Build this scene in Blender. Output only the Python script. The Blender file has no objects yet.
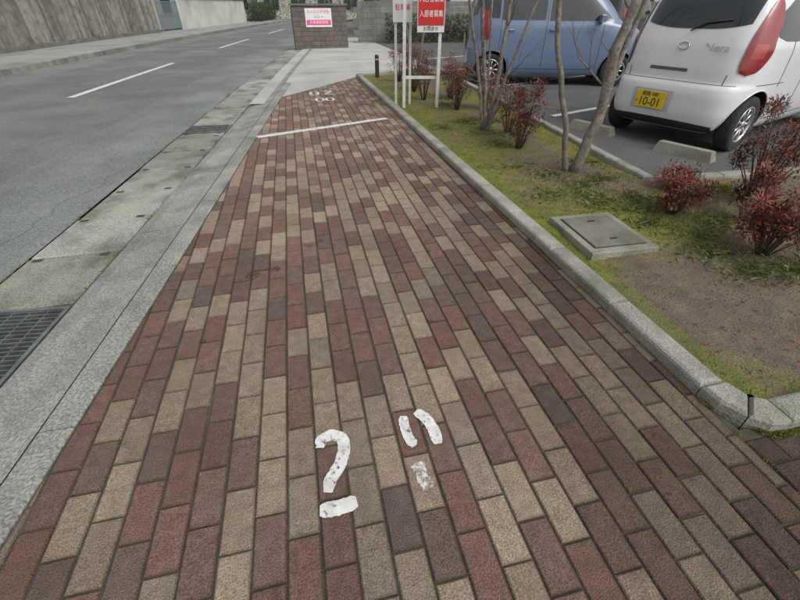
import bpy, bmesh, math, random
from mathutils import Vector, Matrix, noise as mnoise
R=random.Random(7)
sc=bpy.context.scene
sc.view_settings.view_transform='Standard'; sc.view_settings.look='None'; sc.view_settings.exposure=0; sc.view_settings.gamma=1

# ---------------------------------------------------------------- materials
def mat(name,c1,c2=None,scale=5,rough=.8,bump=0,bscale=60,attr=False,c3=None,scale3=1.2,metal=0,coat=0,speck=0,speckscale=300,lo=.35,hi=.65,trans=0,spec=.5,bdist=.01):
    m=bpy.data.materials.new(name); m.use_nodes=True; nt=m.node_tree; N=nt.nodes; L=nt.links
    b=N['Principled BSDF']; b.inputs['Roughness'].default_value=rough; b.inputs['Metallic'].default_value=metal
    b.inputs['Coat Weight'].default_value=coat; b.inputs['Coat Roughness'].default_value=.05
    b.inputs['Specular IOR Level'].default_value=spec
    tc=N.new('ShaderNodeTexCoord'); out=None
    def mix(f,a,bb,typ='MIX'):
        x=N.new('ShaderNodeMix'); x.data_type='RGBA'; x.blend_type=typ
        for s,v in ((0,f),(6,a),(7,bb)):
            if hasattr(v,'is_linked') or isinstance(v,bpy.types.NodeSocket): L.new(v,x.inputs[s])
            else: x.inputs[s].default_value=v if s==0 else (*v,1) if len(v)==3 else v
        return x.outputs[2]
    def noi(s,det=6,lo=.35,hi=.65,ro=.6):
        n=N.new('ShaderNodeTexNoise'); n.inputs['Scale'].default_value=s; n.inputs['Detail'].default_value=det; n.inputs['Roughness'].default_value=ro
        L.new(tc.outputs['Object'],n.inputs['Vector'])
        r=N.new('ShaderNodeMapRange'); r.inputs[1].default_value=lo; r.inputs[2].default_value=hi; L.new(n.outputs[0],r.inputs[0]); return r.outputs[0]
    if c2 is None: c2=c1
    out=mix(noi(scale,lo=lo,hi=hi),c1,c2)
    if c3: out=mix(noi(scale3,6,.48,.72),out,c3)
    if attr:
        a=N.new('ShaderNodeAttribute'); a.attribute_name='Col'; out=mix(1.0,out,a.outputs['Color'],'MULTIPLY')
    if speck:
        g=noi(speckscale,2,.3,.7); k=N.new('ShaderNodeMapRange'); k.inputs[3].default_value=1-speck; k.inputs[4].default_value=1+speck; L.new(g,k.inputs[0])
        cc=N.new('ShaderNodeCombineColor')
        for i in range(3): L.new(k.outputs[0],cc.inputs[i])
        out=mix(1.0,out,cc.outputs[0],'MULTIPLY')
    L.new(out,b.inputs['Base Color'])
    if bump:
        n=N.new('ShaderNodeTexNoise'); n.inputs['Scale'].default_value=bscale; n.inputs['Detail'].default_value=4; L.new(tc.outputs['Object'],n.inputs['Vector'])
        bp=N.new('ShaderNodeBump'); bp.inputs['Strength'].default_value=bump; bp.inputs['Distance'].default_value=bdist; L.new(n.outputs[0],bp.inputs['Height']); L.new(bp.outputs[0],b.inputs['Normal'])
    return m
def wornpaint(name,c,lo=.42,hi=.5,scale=35):
    m=mat(name,c,tuple(x*.72 for x in c),18,.7,.3,200,speck=.12,speckscale=200); nt=m.node_tree; N=nt.nodes; L=nt.links
    b=N['Principled BSDF']; o=N['Material Output']; t=N.new('ShaderNodeBsdfTransparent'); mx=N.new('ShaderNodeMixShader')
    tc=N.new('ShaderNodeTexCoord'); n=N.new('ShaderNodeTexNoise'); n.inputs['Scale'].default_value=scale; n.inputs['Detail'].default_value=10; n.inputs['Roughness'].default_value=.78
    r=N.new('ShaderNodeMapRange'); r.inputs[1].default_value=lo; r.inputs[2].default_value=hi
    L.new(tc.outputs['Object'],n.inputs['Vector']); L.new(n.outputs[0],r.inputs[0]); L.new(r.outputs[0],mx.inputs[0]); L.new(t.outputs[0],mx.inputs[1]); L.new(b.outputs[0],mx.inputs[2]); L.new(mx.outputs[0],o.inputs[0])
    return m

# ---------------------------------------------------------------- mesh builder
class MB:
    def __init__(s): s.v=[];s.f=[];s.m=[];s.c=[]
    def face(s,pts,m=0,c=(1,1,1)):
        i=len(s.v); s.v+= [tuple(p) for p in pts]; s.f.append(tuple(range(i,i+len(pts)))); s.m.append(m); s.c.append(c)
    def add(s,vs,fs,m=0,c=(1,1,1)):
        i=len(s.v); s.v+=[tuple(p) for p in vs]
        for f in fs: s.f.append(tuple(i+k for k in f)); s.m.append(m); s.c.append(c)
    def box(s,c,d,rz=0,m=0,col=(1,1,1),bev=0,M=None):
        x,y,z=d[0]/2,d[1]/2,d[2]/2; b=min(bev,x*.9,y*.9,z*.9)
        if b<=0:
            vs=[Vector((i*x,j*y,k*z)) for k in(-1,1) for j in(-1,1) for i in(-1,1)]
            fs=[(0,2,3,1),(4,5,7,6),(0,1,5,4),(2,6,7,3),(0,4,6,2),(1,3,7,5)]
        else:
            def ring(ax,ay,zz): return [Vector((-ax,-ay,zz)),Vector((ax,-ay,zz)),Vector((ax,ay,zz)),Vector((-ax,ay,zz))]
            vs=ring(x,y,-z)+ring(x,y,z-b)+ring(x-b*.3,y-b*.3,z-b*.35)+ring(x-b,y-b,z)
            fs=[(3,2,1,0),(12,13,14,15)]
            for k in(0,4,8):
                for i in range(4): j=(i+1)%4; fs.append((k+i,k+j,k+4+j,k+4+i))
        T=Matrix.Translation(c)@Matrix.Rotation(rz,4,'Z')
        if M is not None: T=Matrix.Translation(c)@M
        s.add([T@v for v in vs],fs,m,col)
    def tube(s,path,rad,seg=8,m=0,col=(1,1,1),cap=True):
        path=[Vector(p) for p in path]; n=len(path)
        if not hasattr(rad,'__len__'): rad=[rad]*n
        vs=[];fs=[]; up=None
        for i,p in enumerate(path):
            t=(path[min(i+1,n-1)]-path[max(i-1,0)]).normalized()
            if up is None: up=t.orthogonal().normalized()
            else: up=(up-t*up.dot(t)); up=up.normalized() if up.length>1e-6 else t.orthogonal().normalized()
            w=t.cross(up)
            for k in range(seg):
                a=2*math.pi*k/seg; vs.append(p+(up*math.cos(a)+w*math.sin(a))*rad[i])
        for i in range(n-1):
            for k in range(seg):
                j=(k+1)%seg; fs.append((i*seg+k,i*seg+j,(i+1)*seg+j,(i+1)*seg+k))
        if cap: fs.append(tuple(range(seg))[::-1]); fs.append(tuple(range((n-1)*seg,n*seg)))
        s.add(vs,fs,m,col)
    def build(s,name,mats,parent=None,smooth=False,loc=None,rz=0,merge=False):
        me=bpy.data.meshes.new(name); me.from_pydata(s.v,[],s.f)
        for mm in mats: me.materials.append(mm)
        me.polygons.foreach_set('material_index',s.m)
        ca=me.color_attributes.new('Col','FLOAT_COLOR','CORNER')
        d=[]
        for f,c in zip(s.f,s.c): d+= [c[0],c[1],c[2],1.0]*len(f)
        ca.data.foreach_set('color',d)
        if merge:
            bm=bmesh.new(); bm.from_mesh(me); bmesh.ops.remove_doubles(bm,verts=bm.verts,dist=1e-5); bm.to_mesh(me); bm.free()
        if smooth: me.polygons.foreach_set('use_smooth',[True]*len(me.polygons))
        me.update(); o=bpy.data.objects.new(name,me); sc.collection.objects.link(o)
        if parent: o.parent=parent
        if loc: o.location=loc
        o.rotation_euler[2]=rz
        return o
def empty(name,loc=(0,0,0),rz=0):
    e=bpy.data.objects.new(name,None); e.location=loc; e.rotation_euler[2]=rz; sc.collection.objects.link(e); e.empty_display_size=.1; return e
def text(name,body,size,mtl,parent,loc,rot,extr=.001,align='CENTER',sx=1):
    c=bpy.data.curves.new(name,'FONT'); c.body=body; c.size=size; c.align_x=align; c.align_y='CENTER'; c.extrude=extr; c.materials.append(mtl)
    o=bpy.data.objects.new(name,c); sc.collection.objects.link(o); o.parent=parent; o.location=loc; o.rotation_euler=rot; o.scale[0]=sx; return o

# ---------------------------------------------------------------- layout curves
def E(y):   # left border of the brick pavement
    return -1.04+.105*(y-.77)+(.0015*(y-8)**2 if y>8 else 0)
def clip(poly,inside,inter):
    out=[]
    for i in range(len(poly)):
        a=poly[i-1]; b=poly[i]; ia=inside(a); ib=inside(b)
        if ib:
            if not ia: out.append(inter(a,b))
            out.append(b)
        elif ia: out.append(inter(a,b))
    return out
def cliphalf(poly,nx,ny,c): # keep nx*x+ny*y>=c
    f=lambda p:nx*p[0]+ny*p[1]-c
    def it(a,b):
        t=f(a)/(f(a)-f(b)); return (a[0]+(b[0]-a[0])*t,a[1]+(b[1]-a[1])*t)
    return clip(poly,lambda p:f(p)>=0,it)

# materials
m_brick=mat('brick_paver',(1,1,1),(.74,.73,.72),22,.92,.8,190,attr=True,speck=.5,speckscale=240,c3=(.72,.70,.66),scale3=2.4,spec=.2)
m_joint=mat('joint_sand',(.05,.045,.035),(.075,.08,.04),12,.95,.6,200,c3=(.13,.12,.09),scale3=2)
m_kerb=mat('kerb_concrete',(.38,.37,.335),(.28,.275,.245),6,.9,.8,130,attr=True,speck=.32,speckscale=150,c3=(.20,.205,.155),scale3=3.5,spec=.3)
m_apron=mat('apron_concrete',(.36,.36,.335),(.26,.26,.24),2.2,.92,.9,90,attr=True,speck=.45,speckscale=95,c3=(.17,.175,.155),scale3=2.6,spec=.3)
m_asph=mat('asphalt',(.145,.155,.152),(.185,.195,.19),.9,.92,.9,140,attr=True,speck=.5,speckscale=110,c3=(.225,.23,.215),scale3=.45,spec=.3)
m_asph2=mat('carpark_asphalt',(.095,.098,.098),(.13,.133,.13),1.5,.9,.8,140,speck=.4,speckscale=140,spec=.3)
m_conc=mat('driveway_concrete',(.47,.475,.455),(.38,.385,.365),.8,.9,.4,90,speck=.15,c3=(.30,.305,.285),scale3=.7)
m_lid=mat('gutter_lid_concrete',(.36,.36,.325),(.27,.27,.245),3,.92,.9,110,attr=True,speck=.42,speckscale=100,c3=(.15,.155,.125),scale3=3.0,spec=.3)
m_steel=mat('galvanised_steel',(.28,.3,.31),(.16,.16,.155),14,.5,.1,90,metal=.7)
m_dark=mat('dark_pit',(.012,.012,.012))
m_paint=wornpaint('road_paint',(.76,.76,.74),.385,.445,42)
m_paintr=wornpaint('road_paint_thin',(.76,.77,.75),.32,.47,14)
m_ground=mat('ground_soil',(.12,.115,.09),(.16,.155,.13),.2,.95,.3,20)

# ---------------------------------------------------------------- ground
g=MB(); g.face([(-600,-600,-.16),(600,-600,-.16),(600,600,-.16),(-600,600,-.16)]); g.build('ground',[m_ground])

RZ=-.06
def strip(mb,oa,ob,y0,y1,z,n=40,m=0,za=None):
    ys=[y0+(y1-y0)*i/n for i in range(n+1)]
    za=z if za is None else za
    for a,b in zip(ys,ys[1:]): mb.face([(E(a)+oa,a,za),(E(a)+ob,a,z),(E(b)+ob,b,z),(E(b)+oa,b,za)],m)
road=MB()
offs=[-7.0,-6.6,-6.0,-5.2,-4.6,-4.0,-3.4,-2.9,-2.5,-2.2,-1.95,-1.75,-1.6,-1.47,-1.35,-1.25,-1.17,-1.11,-1.06]
ya=-12
while ya<75:
    yb=ya+(.2 if ya<14 else 2.5)
    for oa,ob in zip(offs,offs[1:]):
        om=(oa+ob)/2; k=1.0
        n=mnoise.noise(Vector((om*1.5,ya*.8,2)))
        if om>-2.3: k+=(.30+.4*n)*max(0,(om+2.3)/1.2)
        if om<-5.8: k+=.12
        if -3.4<om<-2.2 or -5.9<om<-4.7: k-=.04
        k+=.08*mnoise.noise(Vector((om*.7,ya*.35,8)))
        road.face([(E(ya)+oa,ya,RZ),(E(ya)+ob,ya,RZ),(E(yb)+ob,yb,RZ),(E(yb)+oa,yb,RZ)],0,(k,k,k*.985))
    ya=yb
road.build('road',[m_asph],merge=True)
def dash(y0,y1,name):
    mk=MB(); strip(mk,-3.95,-3.81,y0,y1,RZ+.005,6); mk.build(name,[m_paintr])
dash(9.2,14.6,'road_centre_line'); dash(19.6,24.6,'road_centre_line'); dash(29.6,34.6,'road_centre_line'); dash(-.8,4.2,'road_centre_line')
ck=MB()
def crack(x,y,dx,dy,n,w):
    p=Vector((x,y)); pts=[p.copy()]
    d=Vector((dx,dy)).normalized()
    for i in range(n):
        a=R.gauss(0,.45); dd=Matrix.Rotation(a,2)@d; p=p+dd*R.uniform(.03,.09); pts.append(p.copy())
    for i in range(n):
        t=(pts[i+1]-pts[i]).normalized(); q=Vector((-t.y,t.x))*w*R.uniform(.4,1.1); q2=Vector((-t.y,t.x))*w*R.uniform(.4,1.1)
        ck.face([(*(pts[i]-q),RZ+.003),(*(pts[i+1]-q2),RZ+.003),(*(pts[i+1]+q2),RZ+.003),(*(pts[i]+q),RZ+.003)])
for (x,y,dx,dy,n,w) in ((-2.4,2.2,.2,1,40,.0025),(-3.2,5.5,.5,1,30,.002),(-1.9,4.2,-.3,1,24,.002),(-2.2,8.0,.15,1,40,.003),(-4.5,7,1,.3,30,.003)): crack(x,y,dx,dy,n,w)
ck.build('asphalt_crack',[mat('crack_dark',(.05,.05,.048))])
# gutter lids
lid=MB(); y=-3.0
L=.605; k=0
grates=[(1.13,2.19),(6.0,6.42)]
while y<24:
    y2=y+L
    if any(y2>a+.02 and y<b-.02 for a,b in grates):
        nxt=[b for a,b in grates if y2>a+.02 and y<b-.02][0]
        a0=[a for a,b in grates if y2>a+.02 and y<b-.02][0]
        if a0-y>.12: y2=a0
        else: y=nxt; continue
    c=R.uniform(.72,1.18); col=(c,c,c*R.uniform(.93,1.0))
    zt=RZ+.003+R.uniform(-.005,.008)
    a,b=y+R.uniform(.005,.012),y2-R.uniform(.005,.012); o1,o2=-1.05,-.51; sh=R.uniform(-.006,.006)
    h=.012
    def P(yy,o,z): return (E(yy)+o+sh,yy,z)
    tp=[P(a+h,o1+h,zt),P(a+h,o2-h,zt),P(b-h,o2-h,zt),P(b-h,o1+h,zt)]; lo=[P(a,o1,zt-h),P(a,o2,zt-h),P(b,o2,zt-h),P(b,o1,zt-h)]; bt=[P(a,o1,zt-.06),P(a,o2,zt-.06),P(b,o2,zt-.06),P(b,o1,zt-.06)]
    fs=[(0,1,2,3)]
    for q in(0,4):
        for i in range(4): j=(i+1)%4; fs.append((q+i,q+4+i,q+4+j,q+j))
    lid.add(tp+lo+bt,fs,0,col)
    for oo in(-.98,-.58): lid.face([P(b-.05,oo-.03,zt+.002),P(b-.05,oo+.03,zt+.002),P(b-.012,oo+.03,zt+.002),P(b-.012,oo-.03,zt+.002)],1)  # handle notches drawn as flat dark quads on the lid top
    y=y2
lid.build('gutter_cover',[m_lid,mat('slot_dark',(.05,.05,.04))])
pit=MB(); strip(pit,-1.06,-.49,-4,24,RZ-.035,30); pit.build('gutter_channel',[m_dark])
def grate(y0,y1):
    gb=MB(); yc=(y0+y1)/2; dx=E(y1)-E(y0); rz=-math.atan2(dx,y1-y0); xc=E(yc)-.7775; Ln=y1-y0-.02; W=.54
    T=Matrix.Rotation(rz,4,'Z')
    def bx(lx,ly,sx,sy,sz,z): 
        p=T@Vector((lx,ly,0)); gb.box((xc+p.x,yc+p.y,z),(sx,sy,sz),rz)
    for s in(-1,1):
        bx(s*W/2,0,.022,Ln,.04,RZ-.012); bx(0,s*(Ln/2-.011),W,.02,.038,RZ-.012)
    n=int(Ln/.032)
    for i in range(1,n): bx(0,-Ln/2+Ln*i/n,W-.03,.006,.03,RZ-.008)
    for i in range(1,6): bx(-W/2+W*i/6,0,.007,Ln-.03,.02,RZ-.006)
    gb.build('drain_grating',[m_steel])
for a,b in grates: grate(a,b)
# kerb apron (mountable) and edging strip
ap=MB(); y=-3.0
while y<17.5:
    y2=y+2.0; a0,b0=y+.003,y2-.003; c=R.uniform(.94,1.05); ns=10
    for s_ in range(ns):
        a=a0+(b0-a0)*s_/ns; b=a0+(b0-a0)*(s_+1)/ns
        prof=[(-.487,RZ+.004),(-.47,RZ+.016),(-.40,RZ+.022),(-.30,RZ+.034),(-.17,-.006),(-.135,0.0)]
        for q,((o1,z1),(o2,z2)) in enumerate(zip(prof,prof[1:])):
            kk=c*(1+.16*mnoise.noise(Vector((o1*5,a*1.6,5))))*(.85 if q<2 else 1)
            ap.face([(E(a)+o1,a,z1),(E(a)+o2,a,z2),(E(b)+o2,b,z2),(E(b)+o1,b,z1)],0,(kk,kk,kk))
    b=b0
    ap.face([(E(b)-.487,b,RZ-.002),(E(b)-.135,b,-.006),(E(y2+.003)-.135,y2+.003,-.006),(E(y2+.003)-.487,y2+.003,RZ-.002)],0,(.35,.35,.33))
    y=y2
ap.build('gutter_apron',[m_apron])
ed=MB(); y=-3.0
while y<9.0:
    y2=y+.6; a,b=y+.003,y2-.003; c=R.uniform(.88,1.05); j=R.uniform(-.002,.002)
    ed.add([(E(a)-.13,a,-.1),(E(a)-.006,a,-.1),(E(b)-.006,b,-.1),(E(b)-.13,b,-.1),(E(a)-.13,a,.0),(E(a)-.006,a,.0),(E(b)-.006,b,.0),(E(b)-.13,b,.0),
      (E(a)-.12,a+.006,.008+j),(E(a)-.016,a+.006,.008+j),(E(b)-.016,b-.006,.008+j),(E(b)-.12,b-.006,.008+j)],
      [(0,1,5,4),(1,2,6,5),(2,3,7,6),(3,0,4,7),(4,5,9,8),(5,6,10,9),(6,7,11,10),(7,4,8,11),(8,9,10,11)],0,(c,c,c))
    y=y2
ed.build('edging_kerb',[m_apron])

# ---------------------------------------------------------------- brick pavement
ex,ey=1.70,2.36; nl=math.hypot(ex,ey); nx,ny=ey/nl,-ex/nl; nc=nx*-.39+ny*7.8
br=MB(); PW,PL=.1,.2; J=.0028
tans=[(.335,.255,.185),(.36,.28,.205),(.31,.235,.175),(.285,.225,.175)]
reds=[(.20,.112,.088),(.185,.105,.086),(.215,.127,.10),(.17,.104,.088),(.195,.122,.10)]
darks=[(.155,.108,.09),(.14,.10,.086),(.168,.115,.095)]
def brickcol(x,y):
    t=R.random(); n=mnoise.noise(Vector((x*.9,y*.5,3)))
    wt=.43+.1*n
    c=R.choice(tans) if t<wt else (R.choice(reds) if t<wt+.42 else R.choice(darks))
    k=R.uniform(.90,1.09)
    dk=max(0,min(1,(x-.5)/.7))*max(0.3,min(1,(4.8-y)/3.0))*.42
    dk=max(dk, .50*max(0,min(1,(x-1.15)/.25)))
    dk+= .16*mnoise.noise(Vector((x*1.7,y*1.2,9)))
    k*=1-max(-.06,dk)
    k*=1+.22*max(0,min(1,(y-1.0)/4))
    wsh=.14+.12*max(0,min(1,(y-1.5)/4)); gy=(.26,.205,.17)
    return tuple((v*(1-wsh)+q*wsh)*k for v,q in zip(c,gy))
def addbrick(poly,col,z):
    cx=sum(p[0] for p in poly)/len(poly); cy=sum(p[1] for p in poly)/len(poly)
    def ins(d):
        out=[]; n=len(poly)
        for i in range(n):
            p0=Vector(poly[i-1]);p=Vector(poly[i]);p1=Vector(poly[(i+1)%n])
            e0=(p-p0);e1=(p1-p)
            if e0.length<1e-5 or e1.length<1e-5: out.append(p);continue
            e0.normalize();e1.normalize(); n0=Vector((-e0.y,e0.x)); n1=Vector((-e1.y,e1.x)); bis=n0+n1
            if bis.length<1e-4: out.append(p+n0*d);continue
            bis.normalize(); out.append(p+bis*(d/max(.35,bis.dot(n0))))
        return out
    n=len(poly); a=ins(0);b=ins(.0045)
    tx,ty=R.uniform(-.014,.014),R.uniform(-.012,.012)
    h=lambda p:z+(p[0]-cx)*tx+(p[1]-cy)*ty
    vs=[(p[0],p[1],-.03) for p in a]+[(p[0],p[1],h(p)-.004) for p in a]+[(p[0],p[1],h(p)) for p in b]
    br.add(vs,[tuple(range(2*n,3*n))],0,col)
    fs=[]
    for q in(0,n):
        for i in range(n): j=(i+1)%n; fs.append((q+i,q+j,q+n+j,q+n+i))
    br.add(vs,fs,0,tuple(v*.72 for v in col))
def area(p): return abs(sum(p[i-1][0]*p[i][1]-p[i][0]*p[i-1][1] for i in range(len(p))))/2
xi=-16
while xi*PW-.01<1.44:
    x0=xi*PW-.01; off=(PL/2 if xi%2 else 0)+R.uniform(-.008,.008)
    yk=-12
    while yk*PL+off<10.4:
        y0=yk*PL+off+R.uniform(-.0012,.0012); xj=x0+R.uniform(-.001,.001)
        poly=[(xj+J,y0+J),(xj+PW-J,y0+J),(xj+PW-J,y0+PL-J),(xj+J,y0+PL-J)]
        ym=y0+.1; s=.105+(.003*(ym-8) if ym>8 else 0)
        c0=(E(ym)-s*ym)+.003
        poly=cliphalf(poly,1,-s,c0)
        if len(poly)>2: poly=cliphalf(poly,nx,ny,nc)
        if len(poly)>2: poly=cliphalf(poly,-1,0,-1.437)
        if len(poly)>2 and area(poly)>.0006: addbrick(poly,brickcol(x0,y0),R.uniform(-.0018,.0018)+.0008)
        yk+=1
    xi+=1
yy=.575-PW; r=0
while yy>-2.4:
    x=1.445+(0 if r%2 else -PL/2)
    while x<6:
        x0=max(x,1.445); poly=[(x0+J,yy+J),(x+PL-J,yy+J),(x+PL-J,yy+PW-J),(x0+J,yy+PW-J)]
        t=R.random(); c=R.choice(tans) if t<.3 else R.choice(reds+darks)
        k=R.uniform(.5,.7); addbrick(poly,tuple(v*k for v in c),R.uniform(-.0015,.0015)); x+=PL
    yy-=PW; r+=1
br.build('brick_pavement',[m_brick])
jb=MB()
ys=[-3+ i*.5 for i in range(28)]
for a,b in zip(ys,ys[1:]):
    if b<8.01: jb.face([(E(a)-.01,a,-.0065),(1.47,a,-.0065),(1.47,b,-.0065),(E(b)-.01,b,-.0065)])
jb.face([(-.33,8,-.0065),(1.47,8,-.0065),(1.47,10.3,-.0065),(1.3,10.15,-.0065)])
jb.face([(1.47,-3,-.0065),(6,-3,-.0065),(6,.62,-.0065),(1.47,.62,-.0065)])
jb.build('pavement_bedding',[m_joint])

# painted numbers
def ribbon(mb,pts,w,z,nj=.16):
    pts=[Vector((p[0],p[1])) for p in pts]
    fine=[]
    for a,b in zip(pts,pts[1:]):
        for i in range(8): fine.append(a.lerp(b,i/8))
    fine.append(pts[-1])
    for _ in range(4):
        fine=[fine[0]]+[(fine[i-1]+fine[i]*2+fine[i+1])/4 for i in range(1,len(fine)-1)]+[fine[-1]]
    Lf=[];Rt=[];n=len(fine)
    for i,p in enumerate(fine):
        t=(fine[min(i+1,n-1)]-fine[max(i-1,0)]).normalized(); q=Vector((-t.y,t.x))
        e=min(i,n-1-i)/max(1,n-1)*8; base=w/2*min(1,.66+.34*e)
        wl_=base*(1+nj*mnoise.noise(Vector((p.x*90,p.y*90,1)))); wr_=base*(1+nj*mnoise.noise(Vector((p.x*90,p.y*90,7))))
        Lf.append(p+q*wl_);Rt.append(p-q*wr_)
    for i in range(n-1):
        mb.face([(Rt[i].x,Rt[i].y,z),(Rt[i+1].x,Rt[i+1].y,z),(Lf[i+1].x,Lf[i+1].y,z),(Lf[i].x,Lf[i].y,z)])
PZ=.0045
pm=MB()
ribbon(pm,[(-.092,.895),(-.085,.928),(-.045,.945),(-.006,.918),(-.006,.865),(-.03,.81),(-.066,.765),(-.078,.722)],.045,PZ)
ribbon(pm,[(-.108,.668),(-.05,.664),(.012,.672)],.050,PZ)
ribbon(pm,[(.236,.963),(.228,.925),(.232,.865),(.245,.825)],.038,PZ)
ribbon(pm,[(.288,.975),(.320,.935),(.334,.88),(.332,.815)],.045,PZ)
pm.build('painted_number',[m_paint])
pm=MB()
ribbon(pm,[(.236,.76),(.238,.71),(.252,.66)],.045,PZ,.5)
pm.build('painted_number_fragment',[wornpaint('road_paint_worn',(.72,.71,.68),.42,.56,45)])
pm=MB()
z=.006
def glyph2(cx,cy,w,h,t):
    ribbon(pm,[(cx-w*.45,cy+h*.3),(cx-w*.2,cy+h*.5),(cx+w*.3,cy+h*.45),(cx+w*.42,cy+h*.2),(cx,cy-h*.1),(cx-w*.4,cy-h*.3)],t,z)
    ribbon(pm,[(cx-w*.5,cy-h*.5),(cx+w*.5,cy-h*.5)],t*1.2,z)
def glyph0(cx,cy,w,h,t):
    ribbon(pm,[(cx-w*.1,cy+h*.5),(cx-w*.45,cy+h*.3),(cx-w*.45,cy-h*.3),(cx-w*.1,cy-h*.5)],t,z)
    ribbon(pm,[(cx+w*.1,cy+h*.5),(cx+w*.45,cy+h*.3),(cx+w*.45,cy-h*.3),(cx+w*.1,cy-h*.5)],t,z)
glyph0(.30,8.25,.15,.34,.045); glyph2(.55,8.3,.15,.34,.045)
for cx in(.36,.53): glyph0(cx,7.62,.13,.28,.04)
pm.build('painted_number',[m_paint])
wl=MB(); n=24
for i in range(n):
    t0,t1=i/n,(i+1)/n; A=Vector((-.55,5.36));B=Vector((1.19,6.0)); d=(B-A).normalized(); q=Vector((-d.y,d.x))*.055
    a=A.lerp(B,t0);b=A.lerp(B,t1); wl.face([(*(a-q),.0052),(*(b-q),.0052),(*(b+q),.0052),(*(a+q),.0052)])
wl.build('white_marking_line',[m_paint])
gs=MB()
for x,y,r in((-.40,2.15,.045),(-.27,2.2,.03),(-.06,2.45,.03),(.02,2.5,.022),(.35,3.4,.02),(-.3,3.1,.02),(.7,2.2,.018),(.5,1.5,.016),(-.6,1.6,.018),(.05,4.1,.025)):
    gs.face([(x+r*(1+.25*mnoise.noise(Vector((math.cos(a)*2,math.sin(a)*2,x))))*math.cos(a),y+r*math.sin(a)*(1+.25*mnoise.noise(Vector((math.cos(a)*2,math.sin(a)*2,y)))),.0045) for a in [k*math.pi/9 for k in range(18)]])
gs.build('pavement_stain',[wornpaint('stain',(.06,.035,.03),.42,.7,60)])

# ---------------------------------------------------------------- planting bed kerb
kb=MB()
def kerbrun(p0,p1,w,h,seg,mb=kb,zb=-.1,bev=.018):
    p0=Vector(p0);p1=Vector(p1); Ln=(p1-p0).length; d=(p1-p0).normalized(); n=max(1,round(Ln/seg)); s=Ln/n; rz=math.atan2(d.y,d.x)
    for i in range(n):
        c=p0+d*(s*(i+.5)); k=R.uniform(.88,1.08); hh=h+R.uniform(-.002,.002); mb.box((c.x+R.uniform(-.002,.002),c.y,(hh+zb)/2),(s-.004,w,hh-zb),rz+R.uniform(-.004,.004),0,(k,k,k*.98),bev)
KH=.058
kerbrun((1.503,.80),(1.40,10.1),.115,KH,.6)
kerbrun((1.64,.632),(6,.655),.115,KH,.6)
def prism(mb,poly,z0,z1,b,col):
    n=len(poly); cx=sum(p[0] for p in poly)/n; cy=sum(p[1] for p in poly)/n
    f=lambda p,d:(p[0]+(cx-p[0])*d,p[1]+(cy-p[1])*d)
    vs=[(*p,z0) for p in poly]+[(*p,z1-b) for p in poly]+[(*f(p,.16),z1) for p in poly]
    fs=[tuple(range(2*n,3*n))]
    for q in(0,n):
        for i in range(n): j=(i+1)%n; fs.append((q+i,q+j,q+n+j,q+n+i))
    mb.add(vs,fs,0,col)
prism(kb,[(1.446,.797),(1.452,.715),(1.500,.637),(1.588,.716),(1.562,.798)],-.1,KH,.015,(1.0,1.0,.97))
prism(kb,[(1.503,.633),(1.56,.585),(1.637,.575),(1.637,.690),(1.593,.712)],-.1,KH,.015,(1.05,1.04,1.0))
kb.box((1.45,10.22,-.015),(.16,.16,.15),.6,0,(1,1,1),.03)
kerbrun((1.52,10.2),(3.4,10.9),.11,.06,.6)
kb.build('bed_kerb',[m_kerb])
ik=MB()
kerbrun((3.0,2.98),(3.5,10.8),.1,.06,.6,ik)
kerbrun((3.06,2.93),(6.2,2.75),.1,.06,.6,ik)
ik.build('carpark_kerb',[m_kerb])

# bed soil
m_moss=mat('moss_soil',(.21,.21,.045),(.14,.145,.038),9,.97,1.0,90,attr=True,speck=.4,speckscale=160,spec=.2)
def hz(x,y): return .012+.022*mnoise.noise(Vector((x*1.6,y*1.6,0)))+.008*mnoise.noise(Vector((x*9,y*9,4)))
def bedR(y): return 6.0 if y<2.9 else 3.0+(y-2.98)*.064-.04
def mossy(x,y):
    n=mnoise.noise(Vector((x*1.1,y*1.1,7)))+.6*mnoise.noise(Vector((x*4,y*4,2)))+.35*mnoise.noise(Vector((x*11,y*11,2)))
    soil=0
    dx=(x-2.3)/.95; dy=(y-1.2)/.60
    soil=max(soil,1.2-(dx*dx+dy*dy)*.8)
    if x>2.6 and y<3: soil=max(soil,.4)
    soil=max(soil,.65-abs(x-2.55)*1.9 if y>2.6 else 0)
    return max(0,min(1,.74-soil+n*.8))
bd=MB(); st=.04; y=.66
while y<10.2:
    xe=bedR(y+st*.5); x0=1.545-(y-.8)*.0113+(max(0,.78-y)*1.2); n=int((min(xe,4.9)-x0)/st) 
    w=(min(xe,4.9)-x0)/n
    for i in range(n):
        xa=x0+i*w; xb=xa+w
        mval=mossy(xa,y)
        soil=Vector((.84,.66,2.15)); k=mval
        col=soil.lerp(Vector((1,1,1)),k)*(1+.15*mnoise.noise(Vector((xa*3,y*3,5))))
        if xa<1.68 and y<9: col=col.lerp(Vector((.75,.95,.6)),.5)
        bd.face([(xa,y,hz(xa,y)),(xb,y,hz(xb,y)),(xb,y+st,hz(xb,y+st)),(xa,y+st,hz(xa,y+st))],0,tuple(col))
    y+=st
bd.build('planting_bed_soil',[m_moss],smooth=True,merge=True)
m_grass=mat('grass_blade',(1,1,1),(.7,.7,.7),30,.8,attr=True,spec=.2)
gr=MB()
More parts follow.
